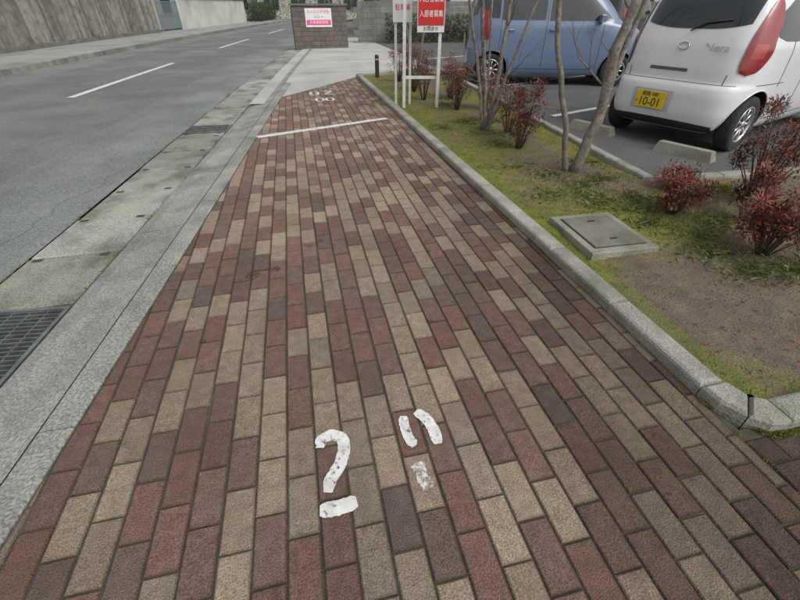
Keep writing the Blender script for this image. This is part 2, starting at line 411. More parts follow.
def blade(x,y,z,h,w,col,lean=.5):
    a=R.uniform(0,6.283); dx,dy=math.cos(a),math.sin(a); b=R.uniform(0,6.283); l=h*lean*R.random()
    gr.add([(x-dx*w,y-dy*w,z),(x+dx*w,y+dy*w,z),(x+math.cos(b)*l*.4+dx*w*.6,y+math.sin(b)*l*.4+dy*w*.6,z+h*.6),(x+math.cos(b)*l,y+math.sin(b)*l,z+h*(1-.3*lean*R.random()))],[(0,1,2,3)],0,col)
gcols=[(.16,.19,.04),(.22,.23,.055),(.12,.15,.04),(.26,.25,.09),(.30,.26,.14)]
for i in range(46000):
    y=.72+ (R.random()**1.5)*7.5; x=R.uniform(1.58,3.2 if y>2.9 else 4.3)
    if x>bedR(y)-.05: continue
    if 1.64<x<2.15 and 1.82<y<2.41: continue
    mv=mossy(x,y)
    if R.random()>mv**1.4+.05: continue
    blade(x,y,hz(x,y)-.003,R.uniform(.006,.024),.0014,R.choice(gcols),1.2)
tuf=[(2.45,1.75),(2.6,1.95),(2.3,2.75),(2.75,1.45),(2.85,2.1),(2.2,3.3),(2.0,3.6),(2.6,2.65),(2.15,4.4),(1.95,2.9),(2.35,2.2),(2.5,1.5),(2.2,5.5),(2.5,4.7),(3.2,1.6),(3.0,1.2),(2.3,6.6),(1.75,5.2),(2.75,3.6),(2.9,2.5),(3.5,2.2),(3.4,2.6),(2.25,2.6),(2.45,2.45),(2.35,3.0),(2.6,3.1),(2.15,4.9),(2.5,5.4),(2.4,7.2)]
for tx,ty in tuf:
    tone=R.uniform(.85,1.2)
    for i in range(520):
        r=abs(R.gauss(0,.15)); a=R.uniform(0,6.283); x=tx+r*math.cos(a)*1.5;y=ty+r*math.sin(a)
        if x>bedR(y)-.03 or x<1.6 or (1.64<x<2.15 and 1.82<y<2.41): continue
        c=R.choice([(.13,.17,.045),(.18,.22,.06),(.22,.25,.085),(.32,.29,.17),(.10,.13,.035)])
        blade(x,y,hz(x,y)-.003,R.uniform(.02,.065)*math.exp(-r*3),.0011,tuple(v*tone for v in c),1.7)
for i in range(1800):
    y=R.uniform(.45,6)
    x=1.441+R.gauss(0,.004)-(y-.8)*.0113
    if mnoise.noise(Vector((y*3,1,1)))<.05: continue
    blade(x,y,0,R.uniform(.004,.012),.0016,R.choice(gcols[:2]),1.5)
for i in range(2200):
    x=R.uniform(1.43,1.85); blade(x,.568+R.gauss(0,.01)+max(0,(1.56-x))*1.5,0,R.uniform(.004,.014),.0018,R.choice(gcols[:2]),1.5)
for i in range(700):
    y=R.choice([2.6,3.4,4.9,5.5,7.2,8.8,9.6])+R.gauss(0,.12); x=E(y)+R.choice([-1.055,-.49])+R.gauss(0,.008)
    blade(x,y,RZ,R.uniform(.006,.03),.0016,R.choice(gcols[:3]),1.4)
gr.build('grass',[m_grass])
lt=MB()
for i in range(750):
    y=.8+R.random()**1.3*7; x=R.uniform(1.6,3.0); a=R.uniform(0,6.28); s=R.uniform(.005,.014); z=hz(x,y)+.006
    if x>bedR(y)-.05: continue
    c=R.choice([(.2,.1,.05),(.3,.18,.09),(.13,.06,.04),(.28,.06,.04)])
    lt.face([(x+s*math.cos(a),y+s*math.sin(a),z),(x+s*.45*math.cos(a+1.6),y+s*.45*math.sin(a+1.6),z+.005),(x-s*math.cos(a),y-s*math.sin(a),z+.002),(x+s*.45*math.cos(a-1.6),y+s*.45*math.sin(a-1.6),z+.003)],0,c)
for i in range(110):
    y=R.uniform(.3,8); x=R.uniform(1.0,1.42) if R.random()<.7 else R.uniform(-.5,1.3); a=R.uniform(0,6.28); s=R.uniform(.004,.010)
    lt.face([(x+s*math.cos(a),y+s*math.sin(a),.006),(x+s*.4*math.cos(a+1.6),y+s*.4*math.sin(a+1.6),.009),(x-s*math.cos(a),y-s*math.sin(a),.006),(x+s*.4*math.cos(a-1.6),y+s*.4*math.sin(a-1.6),.008)],0,(.12,.06,.035))
for i in range(260):
    x=R.uniform(1.7,3.2);y=R.uniform(.75,1.7); s=R.uniform(.002,.006); k=R.uniform(.12,.28)
    lt.box((x,y,hz(x,y)+s*.3),(s*2,s*1.6,s),R.uniform(0,3),0,(k,k*.88,k*.72),s*.3)
lt.build('leaf_litter',[m_grass])
cv=empty('concrete_inspection_cover',(1.9,2.11,-.012),math.radians(-2))
c=MB(); c.box((0,0,.02),(.47,.55,.1),0,0,(.85,.85,.8),.008); c.build('frame',[m_kerb],cv)
c=MB(); c.box((0,0,.074),(.36,.42,.012),0,0,(.6,.6,.56),.004); 
for s in(-1,1):
    c.box((0,s*.13,.0815),(.05,.012,.004),0,1)
c.build('lid',[m_kerb,m_dark],cv)
c=MB()
for s in(-1,1): c.box((s*.184,0,.0702),(.008,.436,.001),0,0); c.box((0,s*.214,.0702),(.36,.008,.001),0,0)
c.build('joint',[m_dark],cv)

# ---------------------------------------------------------------- car park, driveway
cp=MB(); cp.face([(3.0,2.9,-.012),(40,2.9,-.012),(40,24,-.012),(3.6,24,-.012),(3.6,10.8,-.012)]); cp.build('carpark_pavement',[m_asph2])
dv=MB(); 
dv.face([(E(7.7)-.49,7.6,-.017),(1.45,7.6,-.017),(3.6,10.0,-.017),(3.6,24,-.017),(E(24)-.5,24,-.017),(E(16)-.5,16,-.017),(E(12)-.5,12,-.017)]); dv.build('driveway',[m_conc])
dj=MB()
for yy in(11.2,13.8,16.4): dj.box(((E(yy)+3.3)/2,yy,-.0165),(3.3-E(yy),.014,.004),0)
dj.build('driveway_joint',[mat('joint_grey',(.14,.14,.13))])
pl=MB()
def pline(a,b,w=.1,z=-.006):
    a=Vector(a);b=Vector(b); d=(b-a).normalized(); q=Vector((-d.y,d.x))*w/2
    pl.face([(*(a-q),z),(*(b-q),z),(*(b+q),z),(*(a+q),z)])
hd=Vector((math.cos(math.radians(20)),math.sin(math.radians(20))))
for oy in(5.55,8.1,10.7,13.3): pline((3.6,oy+.1),(3.6+4.6*hd.x,oy+.1+4.6*hd.y))
pl.build('parking_bay_line',[m_paintr])
def wheelstop(cx,cy,rz,name='wheel_stop'):
    w=MB(); Lx,b,t,h=.6,.07,.045,.1
    vs=[(-Lx/2,-b,0),(Lx/2,-b,0),(Lx/2,b,0),(-Lx/2,b,0),(-Lx/2+.03,-t,h),(Lx/2-.03,-t,h),(Lx/2-.03,t,h),(-Lx/2+.03,t,h)]
    w.add(vs,[(4,5,6,7),(0,1,5,4),(1,2,6,5),(2,3,7,6),(3,0,4,7)],0,(.9,.88,.8))
    w.build(name,[m_kerb],loc=(cx,cy,-.012),rz=rz)
wheelstop(3.98,3.62,math.radians(-68)); wheelstop(3.62,4.75,math.radians(-68)); 

# ---------------------------------------------------------------- shrubs (nandina)
m_leaf=mat('nandina_leaf',(1,1,1),(.7,.7,.7),40,.5,attr=True)
m_stem=mat('stem',(.10,.065,.045),(.16,.12,.09),30,.9)
def shrub(x,y,rad,h,n,redness=.8):
    e=empty('nandina_shrub',(x,y,hz(x,y)-.01)); lf=MB(); stm=MB()
    clumps=[]
    for i in range(int(10+rad*55)):
        a=R.uniform(0,6.283); rr=rad*math.sqrt(R.random())*.9; t=R.random()
        zz=h*(.35+.62*t*(1-.35*(rr/rad)**2)); c=Vector((rr*math.cos(a),rr*math.sin(a),zz)); clumps.append((c,R.uniform(.05,.1)*(.7+rad*1.3),R.random(),R.uniform(.45,1.15)))
        stm.tube([(c.x*.15,c.y*.15,0),(c.x*.55,c.y*.55,zz*.55),tuple(c)],[.006,.005,.002],5)
    for i in range(n):
        c,cr,rd,br_=clumps[i%len(clumps)]
        d=Vector((R.gauss(0,1),R.gauss(0,1),R.gauss(0,.7))).normalized()*cr*R.random()**.5
        p=c+d; s=R.uniform(.010,.021)
        ax=(d.normalized()+Vector((R.uniform(-.7,.7),R.uniform(-.7,.7),R.uniform(-.2,.7)))).normalized(); sd=ax.cross(Vector((R.uniform(-.3,.3),R.uniform(-.3,.3),1))).normalized(); nn=sd.cross(ax)
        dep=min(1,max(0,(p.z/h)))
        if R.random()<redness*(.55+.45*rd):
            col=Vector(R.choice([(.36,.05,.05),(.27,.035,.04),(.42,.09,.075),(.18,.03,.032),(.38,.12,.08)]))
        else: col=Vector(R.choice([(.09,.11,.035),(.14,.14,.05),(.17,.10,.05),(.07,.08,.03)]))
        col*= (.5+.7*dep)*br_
        p2=p+ax*s*.9
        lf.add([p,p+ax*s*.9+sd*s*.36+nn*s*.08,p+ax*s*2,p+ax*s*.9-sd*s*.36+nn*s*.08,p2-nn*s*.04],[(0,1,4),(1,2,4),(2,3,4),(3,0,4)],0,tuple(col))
    lf.build('leaves',[m_leaf],e); stm.build('stems',[m_stem],e,True)
for a in [(2.68,2.34,.18,.34,2400,.95),(2.76,1.66,.24,.42,3800,.9),(3.45,2.35,.27,.85,3600,.85),(3.1,2.1,.14,.45,1500,.9),(3.05,2.72,.14,.22,900,.9),
 (2.33,4.2,.2,.72,3000,.7),(2.45,4.75,.16,.6,1500,.65),(2.35,6.3,.2,.66,2100,.75),(2.55,7.2,.22,.66,1700,.7),(2.12,8.0,.25,.75,2000,.75),(2.6,9.3,.3,.7,1600,.6),(2.05,7.1,.18,.6,1400,.75),(2.55,5.5,.17,.55,1300,.75),(2.1,9.2,.25,.7,1400,.7),(2.75,6.2,.18,.55,1200,.8)]: shrub(*a)
# ---------------------------------------------------------------- trees
m_bark=mat('bark',(.21,.185,.155),(.11,.095,.08),35,.9,.8,60,c3=(.30,.28,.24),scale3=12)
m_twig=mat('twig',(.13,.085,.065),(.2,.14,.11),20,.85)
def grow(mb,p,d,r,ln,depth):
    pts=[p.copy()]; rad=[r]; n=5; dd=d.copy()
    for i in range(n):
        dd=(dd+Vector((R.gauss(0,.10),R.gauss(0,.10),R.gauss(0,.06)+.03))).normalized(); p=p+dd*(ln/n); pts.append(p.copy()); rad.append(r*(1-.5*(i+1)/n))
    mb.tube(pts,rad,8 if r>.012 else (5 if r>.004 else 3),0 if r>.008 else 1)
    if depth<=0: return
    k=R.choice([2,3,3]) if depth>1 else 3
    for i in range(k):
        j=R.choice([2,3,4,5]) if i else 5
        q=(pts[j]-pts[j-1]).normalized(); a=R.uniform(0,6.283); o=q.orthogonal().normalized(); o=Matrix.Rotation(a,3,q)@o
        nd=(q+o*R.uniform(.35,.8)).normalized()
        grow(mb,pts[j],nd,rad[j]*R.uniform(.55,.8),ln*R.uniform(.6,.85),depth-1)
def tree(base,stems,depth=3):
    e=empty('bare_tree',(base[0],base[1],0)); mb=MB()
    for path,r,dep in stems:
        pts=[Vector(q) for q in path]; fine=[]
        for a,b in zip(pts,pts[1:]):
            for i in range(4): 
                q=a.lerp(b,i/4)+Vector((R.gauss(0,.006),R.gauss(0,.006),0)); fine.append(q)
        fine.append(pts[-1]); n=len(fine); rad=[r*(1.0-.4*i/(n-1))*R.uniform(.94,1.07) for i in range(n)]; rad[0]*=1.3
        mb.tube(fine,rad,12)
        for i in range(n//3,n):
            if R.random()<.5:
                q=(fine[i]-fine[i-1]).normalized(); a=R.uniform(0,6.283); o=Matrix.Rotation(a,3,q)@q.orthogonal().normalized()
                grow(mb,fine[i],(q*.6+o).normalized(),max(.003,rad[i]*.28),R.uniform(.25,.45),2)
        d=(fine[-1]-fine[-3]).normalized()
        for s in range(2):
            grow(mb,fine[-1],(d+Vector((R.gauss(0,.3),R.gauss(0,.3),.2))).normalized(),rad[-1]*.8,.7,dep)
    mb.build('trunk_and_branches',[m_bark,m_twig],e,True)
tree((2.51,3.37),[([(0,0,-.02),(.09,-.01,.45),(.08,0,1.0),(.17,0,1.35),(.32,.05,1.9)],.050,4),
 ([(-.08,.04,-.02),(-.18,.05,.4),(-.36,.1,.95),(-.45,.15,1.4),(-.5,.2,1.9)],.028,4),
 ([(.07,0,.42),(.16,.03,.8),(.30,.1,1.3),(.5,.1,1.8)],.026,4)])
tree((2.3,5.1),[([(0,0,-.02),(-.06,0,.5),(-.2,0,1.3),(-.25,0,2)],.028,4),
 ([(.04,.02,-.02),(.1,.02,.5),(.16,.05,1.3),(.3,.05,2)],.03,4),
 ([(.02,-.03,-.02),(.12,-.05,.4),(.36,-.1,1.2),(.5,-.1,1.8)],.022,4),
 ([(-.04,-.02,-.02),(-.14,-.05,.5),(-.38,-.1,1.3),(-.5,-.1,1.8)],.02,4),
 ([(0,.05,-.02),(.02,.1,.5),(0,.2,1.4)],.018,3)])
tree((2.25,8.3),[([(0,0,-.02),(.05,0,.6),(.2,0,1.5)],.03,4),([(-.05,0,-.02),(-.15,0,.6),(-.3,0,1.5)],.025,4)])
tree((2.0,19.2),[([(0,0,-.1),(.05,0,1.0),(.1,0,2.2)],.07,4),([(0,0,.6),(-.4,0,1.5),(-.6,0,2.2)],.04,4)])

# ---------------------------------------------------------------- signs
m_white=mat('white_board',(.78,.78,.76),(.7,.7,.68),3,.5)
m_post=mat('white_post',(.72,.72,.7),(.55,.55,.52),12,.5)
m_red=mat('red_board',(.62,.03,.03),(.52,.025,.03),4,.45)
m_redtx=mat('red_text',(.6,.02,.03)); m_wtx=mat('white_text',(.85,.85,.85)); m_pink=mat('pink_text',(.72,.10,.28)); m_blk=mat('black_text',(.02,.02,.02))
sg=empty('rental_notice_sign',(1.83,6.58,0),math.radians(-12))
b=MB()
for x in(-.24,.27): b.box((x,.02,1.0),(.045,.045,2.05),0,0,bev=.003)
b.box((.0,.045,.42),(.55,.02,.04),0,0); b.build('posts',[m_post],sg)
b=MB(); b.box((.13,-.012,1.45),(.38,.014,.92),0,0,bev=.003); b.build('board',[m_white],sg)
b=MB(); b.box((.13,-.0215,1.27),(.36,.004,.40),0,0); b.build('red_panel',[m_red],sg)
text('red_panel_text','入居者募集',.095,m_wtx,sg,(.13,-.0245,1.37),(math.pi/2,0,0),sx=.72)
text('red_panel_text_2','入居者募集',.085,m_wtx,sg,(.13,-.0245,1.20),(math.pi/2,0,0),sx=.78)
text('board_text','お問合せ',.06,m_blk,sg,(.13,-.0205,1.03),(math.pi/2,0,0),sx=.9)
sg2=empty('notice_sign',(1.63,6.9,0),math.radians(-8))
b=MB(); 
for x in(-.1,.12): b.box((x,.02,.95),(.035,.035,1.9),0,0,bev=.003)
b.build('posts',[m_post],sg2)
b=MB(); b.box((.0,-.01,1.45),(.28,.012,.7),0,0,bev=.003); b.build('board',[m_white],sg2)
b=MB(); b.box((.0,-.018,1.5),(.25,.004,.22),0,0); b.build('blue_panel',[mat('blue_board',(.05,.16,.5),(.06,.2,.55),4,.5)],sg2)
text('panel_text','月極',.10,m_wtx,sg2,(0,-.0215,1.5),(math.pi/2,0,0),sx=.8)
text('board_text','駐車場',.08,m_redtx,sg2,(0,-.0175,1.27),(math.pi/2,0,0),sx=.9)
bl=empty('bollard',(1.78,9.95,0)); b=MB(); b.tube([(0,0,-.02),(0,0,.42),(0,0,.44)],[.045,.045,.03],16); b.build('post',[mat('bollard_black',(.03,.03,.032),(.04,.04,.04),5,.5)],bl,False)
b=MB(); b.tube([(0,0,.34),(0,0,.37)],[.0465,.0465],16); b.build('reflector_band',[mat('reflector',(.45,.3,.12))],bl)

# stone gate wall with sign
m_stone=mat('brown_stone_tile',(.11,.095,.085),(.15,.13,.115),9,.75,.6,40,attr=True)
gw=empty('stone_gate_wall',(1.15,18.2,0),math.radians(4))
b=MB(); b.box((0,0,.6),(1.98,.34,1.36),0,0,(.7,.7,.7)); 
for r in range(9):
    x=-.99; z=-.08+r*.15
    while x<.99-.01:
        w=min(R.uniform(.2,.42),.99-x); k=R.uniform(.85,1.1)
        b.box((x+w/2,-.178,z+.075),(w-.008,.03,.142),0,0,(k,k,k),.005); x+=w
b.build('wall_body',[m_stone],gw)
b=MB(); b.box((0,-.02,1.315),(2.06,.44,.06),0,0,(.5,.48,.45),bev=.01); b.build('coping',[m_kerb],gw)
b=MB(); b.box((-.05,-.205,.93),(.95,.02,.56),0,0,bev=.003); b.build('sign_board',[m_white],gw)
b=MB(); b.box((-.05,-.2165,.79),(.88,.003,.16),0,0); b.build('sign_band',[m_pink],gw)
text('sign_text','みんなの学習塾',.12,m_pink,gw,(-.05,-.216,1.1),(math.pi/2,0,0),sx=.95)
text('sign_text_2','外来者駐車場',.1,m_wtx,gw,(-.05,-.219,.79),(math.pi/2,0,0),sx=1.1)
text('sign_text_3','入口 →',.1,m_blk,gw,(-.05,-.216,.955),(math.pi/2,0,0),sx=1.1)

m_block=mat('concrete_block',(.22,.22,.21),(.15,.15,.142),3,.9,.4,60,attr=True,c3=(.10,.10,.09),scale3=.9)
bw=MB()
for r in range(8):
    x=2.9+(.2 if r%2 else 0)
    while x<26:
        k=R.uniform(.85,1.1); bw.box((x,20.6+ .03*(x-3),-.06+r*.2),(.392,.12,.192),.03,0,(k,k,k),.006); x+=.4
bw.build('block_wall',[m_block])
m_wall=mat('cream_render',(.5,.48,.42),(.42,.4,.35),1,.9,.2,60); m_glass=mat('window_glass',(.03,.04,.045),(.05,.06,.06),1,.08); m_frame=mat('window_frame',(.3,.3,.3)); m_roof=mat('roof_tile',(.09,.09,.1),(.13,.13,.14),6,.6,.3,30)
def house(name,x,y,w,d,h,rz,floors,nw,wallm):
    e=empty(name,(x,y,-.05),rz); b=MB(); b.box((0,0,h/2),(w,d,h)); b.build('walls',[wallm],e)
    b=MB(); o=.5; rh=1.4
    vs=[(-w/2-o,-d/2-o,h),(w/2+o,-d/2-o,h),(w/2+o,d/2+o,h),(-w/2-o,d/2+o,h),(-w/2+d*.3,0,h+rh),(w/2-d*.3,0,h+rh)]
    b.add(vs,[(3,2,1,0),(0,1,5,4),(1,2,5),(2,3,4,5),(3,0,4)]); b.build('roof',[m_roof],e)
    gl=MB();fr=MB()
    for f in range(floors):
        for i in range(nw):
            wx=-w/2+w*(i+.5)/nw; z=f*2.7+1.5
            fr.box((wx,-d/2-.02,z),(1.7,.06,1.3)); gl.box((wx-.41,-d/2-.055,z),(.76,.02,1.16)); gl.box((wx+.41,-d/2-.055,z),(.76,.02,1.16))
            fr.box((wx,d/2+.02,z),(1.7,.06,1.3))
    fr.build('window_frames',[m_frame],e); gl.build('window_panes',[m_glass],e)
house('apartment_building',16,30,20,8,5.8,.05,2,6,m_wall)
house('house',3,62,12,8,5.6,0,2,4,m_wall)
house('house',-9,66,9,8,5.6,.2,2,3,mat('white_render',(.6,.6,.57),(.5,.5,.47),1,.9))

# ---------------------------------------------------------------- far side of road
sw=MB(); strip(sw,-10.4,-7.15,-12,75,.04,50); sw.build('far_sidewalk',[mat('far_sidewalk_concrete',(.27,.27,.255),(.33,.33,.31),1,.9,.4,60,c3=(.19,.19,.17),scale3=.6)])
fk=MB()
y=-8
while y<70:
    a,b_=y+.01,y+.99; k=R.uniform(.55,.8)
    x0,x1=E(a)-7.16,E(b_)-7.16
    fk.add([(x0,a,-.1),(x0+.17,a,-.1),(x1+.17,b_,-.1),(x1,b_,-.1),(x0,a,.055),(x0+.14,a,.055),(x1+.14,b_,.055),(x1,b_,.055)],[(4,5,6,7),(1,2,6,5),(0,1,5,4),(2,3,7,6)],0,(k,k,k)); y+=1
fk.build('far_kerb',[m_kerb])
m_board=mat('weathered_board',(.22,.21,.19),(.33,.32,.29),5,.9,.5,60,attr=True,c3=(.13,.12,.11),scale3=3)
fe=empty('board_fence'); b=MB(); y=-4.0
while y<30:
    k=R.uniform(.6,1.25); x=E(y)-9.95; s=.105+(.003*(y-8) if y>8 else 0)
    b.box((x+R.uniform(-.006,.006),y,1.07+R.uniform(-.01,.01)),(.022,.128,1.78),-math.atan(s),0,(k,k*.98,k*.95)); y+=.15
b.build('boards',[m_board],fe)
b=MB()
for z in(.45,1.1,1.75):
    ys=[-4+i*2.0 for i in range(18)]
    for a,c_ in zip(ys,ys[1:]):
        b.box(((E(a)+E(c_))/2-9.99,(a+c_)/2,z),(.04,math.hypot(2,E(c_)-E(a)),.07),-math.atan2(E(c_)-E(a),2))
b.build('rails',[m_board],fe)
b=MB()
for i in range(17):
    a=-4+i*2.0; c_=a+2; b.box(((E(a)+E(c_))/2-9.97,(a+c_)/2,.08),(.16,math.hypot(2,E(c_)-E(a))-.01,.2),-math.atan2(E(c_)-E(a),2),0,(.6,.6,.57))
b.build('plinth',[m_kerb],fe)
ga=empty('metal_gate',(E(31.7)-9.9,31.7,.04),-math.atan(.18)); b=MB(); m_gate=mat('gate_paint',(.15,.2,.22),(.2,.25,.27),6,.5)
for s in(-1,1): b.box((0,s*1.4,.75),(.07,.07,1.5))
for z in(.12,.75,1.42): b.box((0,0,z),(.04,2.74,.05))
for i in range(1,22): b.box((0,-1.4+i*2.8/22,.77),(.02,.025,1.25))
b.build('bars',[m_gate],ga)
ww=empty('white_garden_wall'); b=MB(); 
for i in range(7):
    a=33.3+i*2; c_=a+2; b.box(((E(a)+E(c_))/2-9.9,(a+c_)/2,.82),(.15,math.hypot(2,E(c_)-E(a))-.004,1.6),-math.atan2(E(c_)-E(a),2))
b.build('render',[mat('white_wall_render',(.62,.62,.58),(.5,.5,.46),.8,.9,c3=(.38,.38,.34),scale3=.5)],ww)
b=MB()
for i in range(7):
    a=33.3+i*2; c_=a+2; b.box(((E(a)+E(c_))/2-9.9,(a+c_)/2,1.67),(.26,math.hypot(2,E(c_)-E(a)),.08),-math.atan2(E(c_)-E(a),2)); 
b.build('coping',[m_roof],ww)
house('house',-13,40,8,11,5.6,-.15+math.pi/2,2,3,mat('grey_render',(.4,.4,.38),(.33,.33,.3),1,.9))
m_hedge=mat('hedge_leaf',(1,1,1),(.6,.6,.6),10,.7,attr=True)
def hedge(cx,cy,w,d,h,rz,n,name='hedge'):
    b=MB()
    for i in range(n):
        x=R.uniform(-w/2,w/2);y=R.uniform(-d/2,d/2);z=R.uniform(.05,h)*(1+.12*mnoise.noise(Vector((x*1.5,y*1.5,cx)))); s=R.uniform(.04,.08)
        ax=Vector((R.gauss(0,1),R.gauss(0,1),R.gauss(0,1))).normalized(); sd=ax.orthogonal().normalized()
        k=R.uniform(.5,1.2)*(.5+.5*z/h); p=Vector((x,y,z)); b.face([p-ax*s,p+sd*s*.5,p+ax*s,p-sd*s*.5],0,(.06*k,.085*k,.03*k))
    b.build(name,[m_hedge],loc=(cx,cy,0),rz=rz)
hedge(E(51)-9.3,51,1.2,8,1.5,-.2,5000); hedge(-3+3,54,20,1.2,1.8,0,7000); hedge(E(44)+1.2,40,1.2,22,1.5,-.15,6000)
hedge(6.5,19.9,5,.7,1.0,.03,3000)

# ---------------------------------------------------------------- cars
def interp(tab,z,col):
    if z<=tab[0][0]: return tab[0][col]
    if z>=tab[-1][0]: return tab[-1][col]
    for i in range(len(tab)-1):
        z0,z1=tab[i][0],tab[i+1][0]
        if z0<=z<=z1:
            t=(z-z0)/(z1-z0); p0,p1=tab[i][col],tab[i+1][col]; h=z1-z0
            def sl(j):
                if j<=0 or j>=len(tab)-1: 
                    j0=max(0,min(j,len(tab)-2)); return (tab[j0+1][col]-tab[j0][col])/(tab[j0+1][0]-tab[j0][0])
                a=(tab[j][col]-tab[j-1][col])/(tab[j][0]-tab[j-1][0]); b=(tab[j+1][col]-tab[j][col])/(tab[j+1][0]-tab[j][0])
                return 0 if a*b<=0 else 2*a*b/(a+b)
            m0,m1=sl(i)*h,sl(i+1)*h
            return (2*t**3-3*t*t+1)*p0+(t**3-2*t*t+t)*m0+(-2*t**3+3*t*t)*p1+(t**3-t*t)*m1
class Car:
    NX=6.0
    def __init__(s,name,tab,origin,rz,paint,axles=(.45,2.93),wr=.275,plate=None):
        s.tab=tab; s.e=empty(name,origin,rz); s.axles=axles; s.wr=wr
        s.paint=paint
    def par(s,z): 
        xr,xf,b=interp(s.tab,z,1),interp(s.tab,z,2),interp(s.tab,z,3); return (xr+xf)/2,(xf-xr)/2,b
    def ang(s,ph,z,off=0):
        xc,a,b=s.par(z); n=s.NX
        c,sn=math.cos(ph),math.sin(ph); p=Vector((xc+a*math.copysign(abs(c)**(2/n),c),b*math.copysign(abs(sn)**(2/n),sn),z))
        if off:
            u=(p.x-xc)/a; v=p.y/b
            g=Vector((math.copysign(abs(u)**(n-1),u)/a,math.copysign(abs(v)**(n-1),v)/b,0))
            if g.length>1e-9: g.normalize(); p=p+g*off
        return p
    def rear(s,y,z,off=.004):
        xc,a,b=s.par(z); v=max(-.9999,min(.9999,y/b)); u=-(1-abs(v)**s.NX)**(1/s.NX)
        g=Vector((-abs(u)**(s.NX-1)/a,math.copysign(abs(v)**(s.NX-1),v)/b,0)).normalized()
        return Vector((xc+a*u,y,z))+g*off
    def front(s,y,z,off=.004):
        p=s.rear(y,z,0); xc,a,b=s.par(z); q=Vector((2*xc-p.x,y,z)); return q+Vector((1,0,0))*off
    def side(s,x,z,sgn=-1,off=.004):
        xc,a,b=s.par(z); u=max(-.9999,min(.9999,(x-xc)/a)); v=(1-abs(u)**s.NX)**(1/s.NX)
        return Vector((x,sgn*(b*v+off),z))
    def body(s):
        zs=[]; z0,z1=s.tab[0][0],s.tab[-1][0]; n=64
        for i in range(n+1): zs.append(z0+(z1-z0)*i/n)
        NP=144; vs=[];fs=[]
        for z in zs:
            for k in range(NP):
                t=k/NP*2*math.pi; vs.append(s.ang(t,z))
        for i in range(n):
            for k in range(NP): j=(k+1)%NP; fs.append((i*NP+k,i*NP+j,(i+1)*NP+j,(i+1)*NP+k))
        fs.append(tuple(range(NP))[::-1]); fs.append(tuple(range(n*NP,(n+1)*NP)))
        mb=MB(); mb.add(vs,fs); o=mb.build('body',[s.paint,m_blackpl],s.e,True)
        for ax in s.axles:
            bm=bmesh.new(); bmesh.ops.create_cone(bm,cap_ends=True,segments=48,radius1=s.wr+.045,radius2=s.wr+.045,depth=2.4)
            bmesh.ops.rotate(bm,verts=bm.verts,matrix=Matrix.Rotation(math.pi/2,3,'X')); bmesh.ops.translate(bm,verts=bm.verts,vec=(ax,0,s.wr+.01))
            me=bpy.data.meshes.new('cut'); bm.to_mesh(me); bm.free(); me.materials.append(m_blackpl); c=bpy.data.objects.new('cut',me); sc.collection.objects.link(c); c.parent=s.e
            bpy.context.view_layer.update()
            md=o.modifiers.new('b','BOOLEAN'); md.object=c; md.operation='DIFFERENCE'; md.solver='EXACT'
            dg=bpy.context.evaluated_depsgraph_get(); me2=bpy.data.meshes.new_from_object(o.evaluated_get(dg)); o.modifiers.clear(); o.data=me2; bpy.data.objects.remove(c)
        o.data.materials.clear(); o.data.materials.append(s.paint); o.data.materials.append(m_blackpl)
        for p in o.data.polygons:
            cc=p.center; inside=False
            for ax in s.axles:
                if abs(math.hypot(cc.x-ax,cc.z-s.wr-.01)-(s.wr+.045))<.006 and abs(p.normal.y)<.3: inside=True
            p.material_index=1 if inside else 0
            p.use_smooth = len(p.vertices)<=8 and not inside
        mb=MB(); mb.box(((s.axles[0]+s.axles[1])/2,0,.35),(s.axles[1]-s.axles[0]+.4,.9,.3)); mb.build('underbody',[m_blackpl],s.e)
        return o
    def patch(s,name,f,s0,s1,zb,zt,m,n=24,r=8):
        mb=MB(); vs=[];fs=[]
        for i in range(n+1):
            t=i/n; q=s0+(s1-s0)*t; a,b=zb(t),zt(t)
            for k in range(r+1): vs.append(f(q,a+(b-a)*k/r))
        for i in range(n):
            for k in range(r): A=i*(r+1)+k; fs.append((A,A+r+1,A+r+2,A+1))
        mb.add(vs,fs); return mb.build(name,[m],s.e,True)
    def line(s,name,pts,w,m):
        mb=MB(); mb.tube(pts,w,5); return mb.build(name,[m],s.e,True)
    def wheels(s,style=0):
        for i,ax in enumerate(s.axles):
            for sg in(-1,1):
                wheel('wheel_%d'%(i*2+(sg>0)+1),s.e,(ax,sg*(s.tab[3][3]-.10),s.wr),sg,s.wr,style)
m_blackpl=mat('black_plastic',(.018,.018,.018),(.025,.025,.025),5,.6)
m_tyre=mat('tyre_rubber',(.022,.022,.023),(.035,.034,.033),20,.85,.3,80)
m_rim=mat('alloy_rim',(.55,.56,.57),(.48,.49,.5),5,.3,metal=.8)
m_cglass=mat('car_glass',(.012,.015,.016),(.016,.02,.02),2,.04,coat=1)
m_lampred=mat('lamp_red',(.30,.008,.012),(.22,.006,.01),30,.12,coat=1)
m_lampor=mat('lamp_clear',(.42,.06,.05),(.36,.05,.04),30,.12,coat=1)
m_yel=mat('plate_yellow',(.80,.55,.03),(.76,.52,.03),5,.4)
m_chrome=mat('chrome',(.6,.6,.62),None,5,.15,metal=1)
m_seam=mat('panel_gap',(.02,.02,.02))
